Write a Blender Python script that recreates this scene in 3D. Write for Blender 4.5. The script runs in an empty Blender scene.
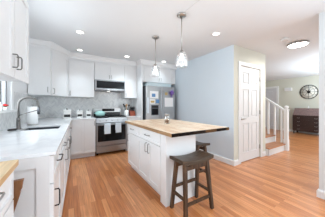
import bpy, bmesh, math, random
from mathutils import Vector, Matrix
random.seed(7)
R = math.radians
scene = bpy.context.scene
C = scene.collection

# ------------------------------------------------------------------ camera, world, light, exposure
CAM_H = 1.228
cd = bpy.data.cameras.new('camera'); cam = bpy.data.objects.new('camera', cd); C.objects.link(cam)
cd.sensor_width = 36.0; cd.sensor_fit = 'HORIZONTAL'
cd.lens = 155.5 / 325.0 * 36.0
cd.shift_y = -(108.5 - 104.7) / 325.0
cd.clip_start = 0.02
cam.location = (0, 0, CAM_H)
cam.rotation_euler = (R(90), 0, -0.545)
scene.camera = cam

world = bpy.data.worlds.new('world'); scene.world = world; world.use_nodes = True
wn = world.node_tree.nodes; bg = wn['Background']
bg.inputs['Color'].default_value = (0.88, 0.95, 1.0, 1); bg.inputs['Strength'].default_value = 0.75

vs = scene.view_settings
vs.view_transform = 'Standard'; vs.look = 'None'; vs.gamma = 1.0; vs.use_curve_mapping = False
vs.exposure = 0.1

def area(name, loc, rot, sx, sy, power, color=(1, 1, 1)):
    d = bpy.data.lights.new(name, 'AREA'); d.shape = 'RECTANGLE'; d.size = sx; d.size_y = sy
    d.energy = power; d.color = color
    o = bpy.data.objects.new(name, d); C.objects.link(o); o.location = loc; o.rotation_euler = rot
    return o
# fill lamps added out of view; the last is daylight through the sink window
area('fill_side', (-0.80, -1.0, 1.4), (R(88), 0, R(-76)), 1.6, 1.6, 36, (0.84, 0.94, 1.0))  # added fill for the aisle side of the island
area('fill_right', (2.8, -0.6, 1.4), (R(86), 0, R(74)), 1.3, 1.6, 80, (0.84, 0.94, 1.0))  # added fill for the sink run fronts
area('fill_hall', (6.6, -0.9, 1.5), (R(84), 0, R(-32)), 2.2, 1.7, 75, (0.88, 0.96, 1.0))  # added fill for the far hall wall
area('daylight_sink', (-1.15, 2.62, 1.75), (0, R(-78), R(-2.9)), 1.0, 1.2, 58, (0.9, 0.96, 1.0))
# upward fill lamps added out of view to brighten the ceilings
area('ceiling_fill', (0.9, -0.9, 1.5), (R(180), 0, 0), 2.4, 1.6, 48, (0.66, 0.85, 1.0))
area('ceiling_fill_hall', (6.9, 0.6, 1.3), (R(180), 0, 0), 2.2, 1.4, 100, (0.66, 0.86, 1.0))
CAN_W = 40.0          # power of each recessed lamp

# ------------------------------------------------------------------ materials
def new_mat(name):
    m = bpy.data.materials.new(name); m.use_nodes = True
    nt = m.node_tree; b = nt.nodes['Principled BSDF']
    return m, nt, b
def s2l(c):
    return tuple(((v / 12.92) if v <= .04045 else ((v + .055) / 1.055) ** 2.4) for v in c)
def rgb(r, g, b): return s2l((r / 255, g / 255, b / 255)) + (1,)
def N(nt, t, **kw):
    n = nt.nodes.new(t)
    for k, v in kw.items(): setattr(n, k, v)
    return n
def simple(name, col, rough=.5, metal=0., noise=.04, nscale=30, bump=0., spec=.5, coat=0.):
    m, nt, b = new_mat(name)
    tc = N(nt, 'ShaderNodeTexCoord'); no = N(nt, 'ShaderNodeTexNoise'); no.inputs['Scale'].default_value = nscale
    no.inputs['Detail'].default_value = 3
    nt.links.new(tc.outputs['Object'], no.inputs['Vector'])
    ramp = N(nt, 'ShaderNodeMixRGB'); ramp.blend_type = 'MIX'
    c1 = tuple(max(0, v * (1 - noise)) for v in col[:3]) + (1,); c2 = tuple(min(1, v * (1 + noise)) for v in col[:3]) + (1,)
    ramp.inputs['Color1'].default_value = c1; ramp.inputs['Color2'].default_value = c2
    nt.links.new(no.outputs['Fac'], ramp.inputs['Fac']); nt.links.new(ramp.outputs['Color'], b.inputs['Base Color'])
    b.inputs['Roughness'].default_value = rough; b.inputs['Metallic'].default_value = metal
    b.inputs['Specular IOR Level'].default_value = spec
    if coat: b.inputs['Coat Weight'].default_value = coat; b.inputs['Coat Roughness'].default_value = .1
    if bump:
        bp = N(nt, 'ShaderNodeBump'); bp.inputs['Strength'].default_value = bump; bp.inputs['Distance'].default_value = .002
        nt.links.new(no.outputs['Fac'], bp.inputs['Height']); nt.links.new(bp.outputs['Normal'], b.inputs['Normal'])
    return m
def planks(name, c1, c2, mortar, length, width, rough, rot=90, gap=.0015, grain=.35, coat=0., bias=0.0):
    m, nt, b = new_mat(name)
    tc = N(nt, 'ShaderNodeTexCoord'); mp = N(nt, 'ShaderNodeMapping'); mp.inputs['Rotation'].default_value = (0, 0, R(rot))
    nt.links.new(tc.outputs['Object'], mp.inputs['Vector'])
    br = N(nt, 'ShaderNodeTexBrick'); br.offset = .37; br.offset_frequency = 2
    br.inputs['Scale'].default_value = 1; br.inputs['Brick Width'].default_value = length; br.inputs['Row Height'].default_value = width
    br.inputs['Mortar Size'].default_value = gap; br.inputs['Mortar Smooth'].default_value = .2; br.inputs['Bias'].default_value = bias
    br.inputs['Color1'].default_value = c1; br.inputs['Color2'].default_value = c2; br.inputs['Mortar'].default_value = mortar
    nt.links.new(mp.outputs['Vector'], br.inputs['Vector'])
    mp2 = N(nt, 'ShaderNodeMapping'); mp2.inputs['Scale'].default_value = (3, 60, 60)
    nt.links.new(mp.outputs['Vector'], mp2.inputs['Vector'])
    no = N(nt, 'ShaderNodeTexNoise'); no.inputs['Scale'].default_value = 1; no.inputs['Detail'].default_value = 5
    nt.links.new(mp2.outputs['Vector'], no.inputs['Vector'])
    mr = N(nt, 'ShaderNodeMapRange'); mr.inputs['From Min'].default_value = .3; mr.inputs['From Max'].default_value = .7
    mr.inputs['To Min'].default_value = 1 - grain; mr.inputs['To Max'].default_value = 1.0 + grain * .3
    nt.links.new(no.outputs['Fac'], mr.inputs['Value'])
    mx = N(nt, 'ShaderNodeVectorMath'); mx.operation = 'SCALE'
    nt.links.new(br.outputs['Color'], mx.inputs[0]); nt.links.new(mr.outputs['Result'], mx.inputs['Scale'])
    nt.links.new(mx.outputs['Vector'], b.inputs['Base Color'])
    b.inputs['Roughness'].default_value = rough
    if rough > .8: b.inputs['Specular IOR Level'].default_value = .15
    if coat: b.inputs['Coat Weight'].default_value = coat; b.inputs['Coat Roughness'].default_value = .15
    return m
def wood(name, c1, c2, rough=.5, axis=0, scale=6):
    m, nt, b = new_mat(name)
    tc = N(nt, 'ShaderNodeTexCoord'); mp = N(nt, 'ShaderNodeMapping')
    s = [scale * 8] * 3; s[axis] = scale * .6; mp.inputs['Scale'].default_value = s
    nt.links.new(tc.outputs['Object'], mp.inputs['Vector'])
    no = N(nt, 'ShaderNodeTexNoise'); no.inputs['Scale'].default_value = 1; no.inputs['Detail'].default_value = 5
    nt.links.new(mp.outputs['Vector'], no.inputs['Vector'])
    cr = N(nt, 'ShaderNodeValToRGB'); cr.color_ramp.elements[0].position = .35; cr.color_ramp.elements[1].position = .68
    cr.color_ramp.elements[0].color = c1; cr.color_ramp.elements[1].color = c2
    nt.links.new(no.outputs['Fac'], cr.inputs['Fac']); nt.links.new(cr.outputs['Color'], b.inputs['Base Color'])
    b.inputs['Roughness'].default_value = rough
    return m
def marble(name, base, vein, scale=2.5, rough=.12):
    m, nt, b = new_mat(name)
    tc = N(nt, 'ShaderNodeTexCoord'); no = N(nt, 'ShaderNodeTexNoise'); no.inputs['Scale'].default_value = scale
    no.inputs['Detail'].default_value = 6; no.inputs['Distortion'].default_value = 1.2
    nt.links.new(tc.outputs['Object'], no.inputs['Vector'])
    cr = N(nt, 'ShaderNodeValToRGB'); e = cr.color_ramp.elements
    e[0].position = .44; e[0].color = base; e[1].position = .56; e[1].color = base
    x = e.new(.5); x.color = vein
    nt.links.new(no.outputs['Fac'], cr.inputs['Fac']); nt.links.new(cr.outputs['Color'], b.inputs['Base Color'])
    b.inputs['Roughness'].default_value = rough
    return m
def herringbone(name, colw=.062, row=.031):
    m, nt, b = new_mat(name)
    tc = N(nt, 'ShaderNodeTexCoord'); sp = N(nt, 'ShaderNodeSeparateXYZ'); nt.links.new(tc.outputs['Object'], sp.inputs[0])
    def M(op, a, bb=None):
        n = N(nt, 'ShaderNodeMath'); n.operation = op
        for i, v in enumerate((a, bb)):
            if v is None: continue
            if isinstance(v, (int, float)): n.inputs[i].default_value = v
            else: nt.links.new(v, n.inputs[i])
        return n.outputs[0]
    xx = M('ADD', sp.outputs['X'], 20.0)
    tri = M('PINGPONG', xx, colw)
    s = M('DIVIDE', M('ADD', sp.outputs['Z'], tri), row)
    fr = M('FRACT', s); cell = M('FLOOR', s); xd = M('DIVIDE', xx, colw); col = M('FLOOR', xd); fx = M('FRACT', xd)
    g = M('MAXIMUM', M('LESS_THAN', fr, .07), M('LESS_THAN', fx, .035))
    cb = N(nt, 'ShaderNodeCombineXYZ'); nt.links.new(cell, cb.inputs[0]); nt.links.new(col, cb.inputs[1])
    wnz = N(nt, 'ShaderNodeTexWhiteNoise'); nt.links.new(cb.outputs[0], wnz.inputs['Vector'])
    no = N(nt, 'ShaderNodeTexNoise'); no.inputs['Scale'].default_value = 14; no.inputs['Detail'].default_value = 4
    nt.links.new(tc.outputs['Object'], no.inputs['Vector'])
    f = M('ADD', M('MULTIPLY', wnz.outputs['Value'], .65), M('MULTIPLY', no.outputs['Fac'], .35))
    cr = N(nt, 'ShaderNodeValToRGB'); cr.color_ramp.elements[0].color = rgb(204, 206, 208); cr.color_ramp.elements[1].color = rgb(240, 241, 240)
    nt.links.new(f, cr.inputs['Fac'])
    mx = N(nt, 'ShaderNodeMixRGB'); nt.links.new(g, mx.inputs['Fac']); nt.links.new(cr.outputs['Color'], mx.inputs['Color1'])
    mx.inputs['Color2'].default_value = rgb(222, 222, 221)
    nt.links.new(mx.outputs['Color'], b.inputs['Base Color']); b.inputs['Roughness'].default_value = .25
    return m
def emit(name, col, strength):
    m, nt, b = new_mat(name)
    b.inputs['Base Color'].default_value = col; b.inputs['Emission Color'].default_value = col
    b.inputs['Emission Strength'].default_value = strength
    return m
def glass(name, col=(1, 1, 1, 1), rough=0.02, alpha=.25, milk=0.):
    m, nt, b = new_mat(name)
    tr = N(nt, 'ShaderNodeBsdfTransparent'); tr.inputs['Color'].default_value = col
    gl = N(nt, 'ShaderNodeBsdfGlossy'); gl.inputs['Roughness'].default_value = rough
    lw = N(nt, 'ShaderNodeLayerWeight'); lw.inputs['Blend'].default_value = alpha
    mx = N(nt, 'ShaderNodeMixShader')
    nt.links.new(lw.outputs['Facing'], mx.inputs['Fac']); nt.links.new(tr.outputs[0], mx.inputs[1]); nt.links.new(gl.outputs[0], mx.inputs[2])
    out = mx.outputs[0]
    if milk:
        df = N(nt, 'ShaderNodeBsdfTranslucent'); df.inputs['Color'].default_value = (.95, .97, 1, 1)
        m2 = N(nt, 'ShaderNodeMixShader'); m2.inputs['Fac'].default_value = milk
        nt.links.new(out, m2.inputs[1]); nt.links.new(df.outputs[0], m2.inputs[2]); out = m2.outputs[0]
    nt.links.new(out, nt.nodes['Material Output'].inputs['Surface'])
    return m

M = dict(
    cab=simple('white_paint', rgb(230, 231, 232), .28, noise=.01),
    trim=simple('white_trim_paint', rgb(232, 233, 233), .35, noise=.01),
    ceil=simple('ceiling_paint', rgb(224, 228, 231), .8, noise=.015, nscale=3),
    blue=simple('blue_grey_wall_paint', rgb(212, 224, 233), .7, noise=.015, nscale=4),
    cream=simple('cream_wall_paint', rgb(216, 216, 203), .7, noise=.015, nscale=4),
    sage=simple('sage_wall_paint', rgb(210, 210, 197), .7, noise=.015, nscale=4),
    white_wall=simple('white_wall_paint', rgb(232, 233, 234), .7, noise=.015, nscale=4),
    grey_wall=simple('pale_grey_wall_paint', rgb(214, 217, 218), .7, noise=.015, nscale=4),
    floor=planks('oak_floor', rgb(222, 151, 97), rgb(188, 114, 64), rgb(150, 92, 54), .9, .06, .28, 90, .0012, .3, .2),
    block=planks('butcher_block', rgb(248, 230, 206), rgb(220, 182, 144), rgb(176, 130, 92), .42, .048, .35, 90, .0008, .2),
    block_side=planks('butcher_block_side', rgb(190, 150, 105), rgb(120, 84, 52), rgb(90, 60, 36), .42, .048, .4, 90, .0008, .3),
    block_end=planks('butcher_block_end', rgb(26, 17, 12), rgb(140, 102, 66), rgb(14, 10, 8), .1, .045, .85, 0, .0008, .5, bias=-.45),
    cart_wood=planks('cart_beech', rgb(236, 206, 160), rgb(222, 186, 136), rgb(200, 160, 110), .6, .06, .4, 90, .0006, .15),
    board=wood('brown_wood', rgb(104, 66, 38), rgb(150, 102, 62), .5, 2, 4),
    tread=wood('oak_tread', rgb(160, 100, 62), rgb(196, 136, 92), .35, 0, 4),
    stool=wood('weathered_stool_wood', rgb(46, 30, 19), rgb(92, 65, 42), .55, 2, 5),
    stool_seat=wood('weathered_seat_wood', rgb(48, 36, 26), rgb(82, 65, 48), .5, 0, 5),
    desk=wood('dark_mahogany', rgb(40, 28, 26), rgb(66, 47, 44), .35, 1, 4),
    desk_top=wood('mahogany_lid', rgb(112, 90, 88), rgb(144, 120, 116), .3, 1, 4),
    quartz=marble('white_quartz', rgb(240, 241, 243), rgb(230, 231, 234), 1.6, .1),
    tile=herringbone('marble_herringbone'),
    steel=simple('stainless_steel', rgb(158, 160, 163), .34, 1., .06, 40),
    fsteel=simple('bright_stainless', rgb(186, 186, 186), .36, 1., .05, 30),
    steel_dark=simple('dark_steel', rgb(96, 98, 102), .35, 1., .05),
    nickel=simple('brushed_nickel', rgb(176, 174, 170), .3, 1., .04),
    pull=simple('dark_nickel_pull', rgb(120, 118, 116), .3, 1., .04),
    bronze=simple('black_pull', rgb(40, 40, 42), .35, .8, .04),
    black=simple('black_enamel', rgb(18, 18, 20), .25, 0, .05),
    blackglass=simple('black_glass', rgb(16, 17, 20), .12, 0, .03, spec=.22),
    iron=simple('cast_iron', rgb(24, 24, 25), .6, .2, .1),
    fridge_side=simple('fridge_side_grey', rgb(70, 72, 76), .5, .2, .03),
    white=simple('white_ceramic', rgb(240, 240, 238), .2, 0, .01),
    sash=simple('grey_sash_paint', rgb(150, 152, 155), .5, 0, .02),
    paper=simple('white_paper', rgb(243, 243, 243), .9, 0, .02),
    tissue=simple('paper_towel', rgb(245, 245, 245), .95, 0, .02, bump=.3, nscale=200),
    towel=simple('pale_blue_towel', rgb(214, 224, 232), .95, 0, .1, 90, .4),
    mint=simple('mint_enamel', rgb(168, 214, 208), .25, 0, .02),
    label=simple('black_label', rgb(25, 25, 26), .5, 0, .02),
    red=simple('red_petal', rgb(214, 44, 48), .6, 0, .1),
    green=simple('leaf_green', rgb(84, 116, 70), .6, 0, .1),
    purple=simple('purple_ribbon', rgb(126, 96, 172), .6, 0, .15),
    picblue=simple('blue_picture', rgb(96, 140, 186), .6, 0, .3, 60),
    picyellow=simple('ochre_picture', rgb(196, 170, 110), .6, 0, .3, 60),
    skyblue=simple('pale_blue_plastic', rgb(204, 219, 224), .4, 0, .03),
    redwood=simple('red_brown_wood', rgb(140, 66, 42), .45, 0, .12, 40),
    spoon=simple('spoon_wood', rgb(196, 158, 112), .6, 0, .1),
    glass=glass('clear_glass', (1, 1, 1, 1), .02, .35),
    shade=glass('clear_pendant_glass', (.96, .97, .98, 1), .08, .22, .04),
    pane=glass('window_glass', (.97, .99, 1, 1), .0, .1),
    wax=simple('cream_wax', rgb(216, 208, 190), .6, 0, .02),
    clockface=simple('clock_cream', rgb(236, 233, 222), .7, 0, .03, 12),
    clockiron=simple('clock_iron', rgb(42, 40, 38), .6, .3, .08),
    doorgrey=simple('entry_door_paint', rgb(208, 208, 212), .4, 0, .02),
    lamp=emit('lamp_diffuser', (1, .98, .94, 1), 5),
    bulb=emit('pendant_bulb', (1, .97, .92, 1), 5),
    flush=emit('flush_diffuser', (1, .98, .95, 1), 7),
)

# ------------------------------------------------------------------ mesh helpers
class MB:
    def __init__(self): self.bm = bmesh.new(); self.mi = 0
    def _mark(self, faces, smooth=False):
        for f in faces: f.material_index = self.mi; f.smooth = smooth
    def box(self, x0, x1, y0, y1, z0, z1, bev=0., seg=1, mat=None):
        bm = self.bm
        vs = [bm.verts.new((x, y, z)) for x in (x0, x1) for y in (y0, y1) for z in (z0, z1)]
        q = [(0, 1, 3, 2), (4, 6, 7, 5), (0, 4, 5, 1), (2, 3, 7, 6), (0, 2, 6, 4), (1, 5, 7, 3)]
        fs = [bm.faces.new([vs[i] for i in f]) for f in q]
        self._mark(fs)
        if mat is not None: bmesh.ops.transform(bm, matrix=mat, verts=vs)
        if bev:
            es = list({e for f in fs for e in f.edges})
            r = bmesh.ops.bevel(bm, geom=es, offset=bev, segments=seg, profile=.5, affect='EDGES')
            self._mark(r['faces'])
        return self
    def beam(self, p, q, wx, wy, wx2=None, wy2=None):
        """square bar from p to q (tapering), section axes near world x / y"""
        p = Vector(p); q = Vector(q); d = (q - p).normalized()
        a = Vector((1, 0, 0)); a = (a - d * a.dot(d))
        if a.length < .1: a = Vector((0, 1, 0)); a = a - d * a.dot(d)
        a.normalize(); b = d.cross(a).normalized()
        wx2 = wx if wx2 is None else wx2; wy2 = wy if wy2 is None else wy2
        vs = []
        for c, sx, sy in ((p, wx, wy), (q, wx2, wy2)):
            for i, j in ((-1, -1), (1, -1), (1, 1), (-1, 1)):
                vs.append(self.bm.verts.new(c + a * i * sx / 2 + b * j * sy / 2))
        fs = [self.bm.faces.new([vs[i] for i in f]) for f in ((3, 2, 1, 0), (4, 5, 6, 7), (0, 1, 5, 4), (1, 2, 6, 5), (2, 3, 7, 6), (3, 0, 4, 7))]
        self._mark(fs); return self
    def tube(self, pts, r, n=10, cap=True):
        pts = [Vector(p) for p in pts]; rings = []
        rr = r if isinstance(r, (list, tuple)) else [r] * len(pts)
        up = None
        for i, p in enumerate(pts):
            d = (pts[min(i + 1, len(pts) - 1)] - pts[max(i - 1, 0)]).normalized()
            if up is None:
                up = Vector((0, 0, 1)) if abs(d.z) < .9 else Vector((1, 0, 0))
            a = (up - d * up.dot(d)).normalized(); b = d.cross(a); up = a
            rings.append([self.bm.verts.new(p + (a * math.cos(t) + b * math.sin(t)) * rr[i]) for t in [2 * math.pi * k / n for k in range(n)]])
        fs = []
        for i in range(len(rings) - 1):
            for k in range(n):
                fs.append(self.bm.faces.new((rings[i][k], rings[i][(k + 1) % n], rings[i + 1][(k + 1) % n], rings[i + 1][k])))
        self._mark(fs, True)
        if cap: self._mark([self.bm.faces.new(rings[0][::-1]), self.bm.faces.new(rings[-1])])
        return self
    def lathe(self, prof, c=(0, 0, 0), n=24, smooth=True):
        """profile of (radius, z) spun about z"""
        c = Vector(c); rings = []
        for r, z in prof:
            if r < 1e-6: rings.append([self.bm.verts.new(c + Vector((0, 0, z)))])
            else: rings.append([self.bm.verts.new(c + Vector((r * math.cos(2 * math.pi * k / n), r * math.sin(2 * math.pi * k / n), z))) for k in range(n)])
        fs = []
        for a, b in zip(rings, rings[1:]):
            for k in range(n):
                k2 = (k + 1) % n
                if len(a) == 1 and len(b) == 1: continue
                if len(a) == 1: fs.append(self.bm.faces.new((a[0], b[k2], b[k])))
                elif len(b) == 1: fs.append(self.bm.faces.new((a[k], a[k2], b[0])))
                else: fs.append(self.bm.faces.new((a[k], a[k2], b[k2], b[k])))
        self._mark(fs, smooth); return self
    def prism(self, poly, z0, z1):
        a = [self.bm.verts.new((x, y, z0)) for x, y in poly]; b = [self.bm.verts.new((x, y, z1)) for x, y in poly]
        n = len(poly); fs = [self.bm.faces.new(a[::-1]), self.bm.faces.new(b)]
        fs += [self.bm.faces.new((a[i], a[(i + 1) % n], b[(i + 1) % n], b[i])) for i in range(n)]
        self._mark(fs); return self
    def prism_x(self, poly, x0, x1):
        """polygon of (y, z) extruded along x"""
        a = [self.bm.verts.new((x0, y, z)) for y, z in poly]; b = [self.bm.verts.new((x1, y, z)) for y, z in poly]
        n = len(poly); fs = [self.bm.faces.new(a[::-1]), self.bm.faces.new(b)]
        fs += [self.bm.faces.new((a[i], a[(i + 1) % n], b[(i + 1) % n], b[i])) for i in range(n)]
        self._mark(fs); return self
    def prism_y(self, poly, y0, y1):
        a = [self.bm.verts.new((x, y0, z)) for x, z in poly]; b = [self.bm.verts.new((x, y1, z)) for x, z in poly]
        n = len(poly); fs = [self.bm.faces.new(a), self.bm.faces.new(b[::-1])]
        fs += [self.bm.faces.new((b[i], b[(i + 1) % n], a[(i + 1) % n], a[i])) for i in range(n)]
        self._mark(fs); return self
    def shaker(self, x0, x1, z0, z1, y0=-.02, y1=0., rail=.055, dep=.009):
        """shaker front: slab facing -y with a recessed centre panel"""
        self.box(x0, x1, y0 + dep, y1, z0, z1)
        self.box(x0, x0 + rail, y0, y0 + dep, z0, z1); self.box(x1 - rail, x1, y0, y0 + dep, z0, z1)
        self.box(x0 + rail, x1 - rail, y0, y0 + dep, z0, z0 + rail); self.box(x0 + rail, x1 - rail, y0, y0 + dep, z1 - rail, z1)
        return self
    def obj(self, name, mats, parent=None, loc=(0, 0, 0), rotz=0.):
        bmesh.ops.recalc_face_normals(self.bm, faces=self.bm.faces)
        me = bpy.data.meshes.new(name); self.bm.to_mesh(me); self.bm.free()
        for m in (mats if isinstance(mats, (list, tuple)) else [mats]): me.materials.append(m)
        o = bpy.data.objects.new(name, me); C.objects.link(o)
        o.location = loc; o.rotation_euler = (0, 0, rotz)
        if parent is not None: o.parent = parent
        return o
def tag(o, label, cat, group=None):
    o['label'] = label; o['category'] = cat
    if group: o['group'] = group
    return o
def thing(name, label, cat, loc=(0, 0, 0), rotz=0., group=None):
    o = bpy.data.objects.new(name, None); C.objects.link(o); o.empty_display_size = .1
    o.location = loc; o.rotation_euler = (0, 0, rotz)
    return tag(o, label, cat, group)
def struct(o, label=None, cat=None):
    o['kind'] = 'structure'
    if label: o['label'] = label
    if cat: o['category'] = cat
    return o
def copy_tree(o, parent=None):
    c = o.copy(); C.objects.link(c)
    if parent is not None: c.parent = parent
    for ch in [x for x in bpy.data.objects if x.parent == o]: copy_tree(ch, c)
    return c

# left run frame: the sink wall stands about 3 degrees off square to the back wall
LA = R(2.9); LP = Vector((-.07, 1.27))
def L(u, v, z=0.):
    return (LP.x + u * math.cos(LA) + v * math.sin(LA), LP.y - u * math.sin(LA) + v * math.cos(LA), z)
LWALL = -.70
ZC = 2.44            # ceiling
YB = 4.60            # back wall
XR = 2.85            # blue wall

# ------------------------------------------------------------------ structure
struct(MB().box(-1.6, 9.0, -2.4, 5.4, -.1, 0).obj('floor', M['floor']), 'oak strip floor', 'floor')
struct(MB().box(-1.6, 9.0, -2.4, 5.4, ZC, ZC + .1).obj('ceiling', M['ceil']), 'white ceiling', 'ceiling')
# sink wall with a window opening (local frame: x = u, y = v)
WV0, WV1, WZ0, WZ1 = .50, 1.62, 1.16, 2.12
w = MB(); t0, t1 = LWALL - .12, LWALL
w.box(t0, t1, -2.4, WV0, 0, ZC); w.box(t0, t1, WV1, 3.55, 0, ZC)
w.box(t0, t1, WV0, WV1, 0, WZ0); w.box(t0, t1, WV0, WV1, WZ1, ZC)
struct(w.obj('wall_left', M['white_wall'], None, L(0, 0), -LA), 'white wall with the window over the sink', 'wall')
struct(MB().box(-.9, XR + .1, YB, YB + .12, 0, ZC).obj('wall_back', M['white_wall']), 'white wall behind the range', 'wall')
struct(MB().box(XR, XR + .1, 1.932, YB, 0, ZC).obj('wall_right', M['blue']), 'blue grey wall', 'wall')
h = MB(); h.box(XR + .001, XR + .1, 1.93, 1.932, 0, ZC)
DX0, DX1 = 3.07, 3.85
h.box(XR + .1, DX0, 1.93, 2.03, 0, ZC); h.box(DX1, 4.09, 1.93, 2.03, 0, ZC); h.box(DX0, DX1, 1.93, 2.03, 2.05, ZC)
h.box(4.0, 4.09, 2.03, 5.2, 0, ZC)
struct(h.obj('wall_closet', M['cream']), 'cream wall around the closet door', 'wall')
struct(MB().box(8.75, 8.87, -.5, 5.2, 0, ZC).obj('wall_far', M['sage']), 'sage wall at the end of the front hall', 'wall')
struct(MB().box(4.0, 8.87, 5.2, 5.32, 0, ZC).obj('wall_hall', M['sage']), 'sage wall behind the stairs', 'wall')
struct(MB().box(XR, XR + .12, -1.2, .69, 0, ZC).obj('wall_front', M['grey_wall']), 'pale grey wall stub at the right edge', 'wall')
# baseboards
def bb_prof(y): return [(y, 0), (y - .018, 0), (y - .018, .085), (y - .008, .105), (y, .105)]
def baseboard(name, p, q, label):
    p = Vector(p); q = Vector(q); d = q - p; b = MB()
    b.prism_x(bb_prof(0), 0, d.length)
    return struct(b.obj(name, M['trim'], None, (p.x, p.y, 0), math.atan2(d.y, d.x)), label, 'baseboard')
baseboard('baseboard_right', (XR, 3.9), (XR, 1.912), 'white baseboard along the blue wall')
baseboard('baseboard_closet', (XR, 1.93), (2.985, 1.93), 'white baseboard left of the closet door')
baseboard('baseboard_hall', (3.935, 1.93), (4.09, 1.93), 'white baseboard between closet door and stairs')
baseboard('baseboard_front', (XR, .69), (XR, -1.2), 'white baseboard at the right edge')
baseboard('baseboard_stub', (XR + .12, .69), (XR - .018, .69), 'white baseboard on the end of the right wall')
baseboard('baseboard_far', (8.75, 3.45), (8.75, -.5), 'white baseboard under the clock wall')

# herringbone splash
o = MB().box(-.595, XR - .01, -.008, 0, .915, 1.62).obj('trim_1', M['tile'], None, (0, YB, 0)); struct(o, 'marble herringbone splash behind the range', 'backsplash')
sb = MB(); sb.box(0, 3.27, 0, .008, .915, 1.14)
sb.box(0, .40, 0, .008, 1.14, 1.42); sb.box(1.705, 3.27, 0, .008, 1.14, 1.42)
struct(sb.obj('trim_2', M['tile'], None, L(LWALL + .008, 0.0), math.pi / 2 - LA), 'marble herringbone splash on the sink wall', 'backsplash')

# crown moulding along the tops of the wall cabinets
path = [(-.64, 3.72), (-.30, 3.72), (0.0, 4.2), (1.70, 4.2), (1.70, 3.88), (XR, 3.88)]
prof = [(0.0, 2.30), (.012, 2.30), (.012, 2.345), (.03, 2.36), (.05, 2.41), (.062, 2.42), (.062, 2.44), (0, 2.44)]
def miter(path, off):
    out = []
    for i, p in enumerate(path):
        p = Vector(p); ns = []
        for a, b in ((i - 1, i), (i, i + 1)):
            if a < 0 or b >= len(path): continue
            d = (Vector(path[b]) - Vector(path[a])).normalized(); ns.append(Vector((d.y, -d.x)))
        n = sum(ns, Vector((0, 0))).normalized(); out.append(p + n * (off / max(.3, n.dot(ns[0]))))
    return out
b = MB(); rows = [[b.bm.verts.new((q.x, q.y, z)) for q in miter(path, off)] for off, z in prof]
for i in range(len(rows)):
    r0, r1 = rows[i], rows[(i + 1) % len(rows)]
    for k in range(len(path) - 1): b.bm.faces.new((r0[k], r0[k + 1], r1[k + 1], r1[k]))
struct(b.obj('trim_3', M['cab']), 'white crown moulding above the wall cabinets', 'moulding')
struct(MB().box(1.292, 1.3, -2.3, 1.58, ZC - .004, ZC).obj('trim_4', M['grey_wall']), 'thin ceiling seam running to the near pendant', 'seam')

# window over the sink (local x along the wall)
def at_left(v, u=LWALL): return L(u, v)
wf = MB(); ww = WV1 - WV0
for a, b_, c, d in ((-.075, 0, WZ0 - .02, WZ1 + .08), (ww, ww + .075, WZ0 - .02, WZ1 + .08), (0, ww, WZ1, WZ1 + .08)):
    wf.box(a, b_, -.02, 0, c, d, .003)
wf.box(-.1, ww + .1, -.06, .0, WZ0 - .03, WZ0, .004)
wo = struct(wf.obj('window_1', M['trim'], None, L(LWALL, WV0), math.pi / 2 - LA), 'white double window over the sink', 'window')
fr = MB()
for a, b_ in ((0.0, ww - .22), (ww - .22, ww)):
    fr.box(a, a + .05, .03, .08, WZ0, WZ1); fr.box(b_ - .05, b_, .03, .08, WZ0, WZ1)
    fr.box(a + .05, b_ - .05, .03, .08, WZ0, WZ0 + .05); fr.box(a + .05, b_ - .05, .03, .08, WZ1 - .05, WZ1)
    fr.box(a + .05, b_ - .05, .04, .07, 1.63, 1.67)
fr.obj('window_frame', M['sash'], wo)
for a, b_ in ((0.0, ww - .22), (ww - .22, ww)):
    MB().box(a + .05, b_ - .05, .053, .057, WZ0 + .05, WZ1 - .05).obj('pane', M['pane'], wo)

# panelled doors
def panel_door(bm, x0, x1, z0, z1, y, th, rows, stile=.11, mid=.1):
    bm.box(x0, x1, y + .018, y + th, z0, z1)
    xm = (x0 + x1) / 2
    bm.box(x0, x0 + stile, y, y + .018, z0, z1); bm.box(x1 - stile, x1, y, y + .018, z0, z1); bm.box(xm - mid / 2, xm + mid / 2, y, y + .018, z0, z1)
    zs = [z0] + [v for r in rows for v in r] + [z1]
    for i in range(0, len(zs), 2):
        for a, b_ in ((x0 + stile, xm - mid / 2), (xm + mid / 2, x1 - stile)): bm.box(a, b_, y, y + .018, zs[i], zs[i + 1])
    for r in rows:
        for a, b_ in ((x0 + stile, xm - mid / 2), (xm + mid / 2, x1 - stile)):
            bm.box(a + .028, b_ - .028, y + .003, y + .018, r[0] + .028, r[1] - .028, .005)
dm = MB(); panel_door(dm, DX0 + .004, DX1 - .004, .012, 2.045, 1.945, .035, [(.2, .83), (.96, 1.56), (1.68, 1.92)])
d1 = struct(dm.obj('door_1', M['trim']), 'white six-panel closet door', 'door')
cs = MB()
for a, b_, c, d in ((DX0 - .08, DX0, 0, 2.13), (DX1, DX1 + .08, 0, 2.13), (DX0, DX1, 2.05, 2.13)): cs.box(a, b_, 1.912, 1.93, c, d, .004)
cs.obj('door_casing', M['trim'], d1)
hd = MB(); hd.lathe([(0, 0), (.028, 0), (.028, .008), (.012, .012), (.012, .04), (.0, .04)], n=16)
for v in hd.bm.verts: v.co = (v.co.x, -v.co.z, v.co.y)
hd.tube([(0, -.045, 0), (.03, -.048, 0), (.105, -.045, -.004)], [.012, .010, .007], 8)
hd.obj('door_handle', M['nickel'], d1, (DX0 + .065, 1.945, .93))
for z in (.25, 1.05, 1.82):
    MB().box(-.018, .006, -.012, .0, -.045, .045, .002).tube([(.0, -.012, -.05), (0, -.012, .05)], .007, 8).obj('hinge', M['nickel'], d1, (DX1 - .002, 1.944, z))
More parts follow.
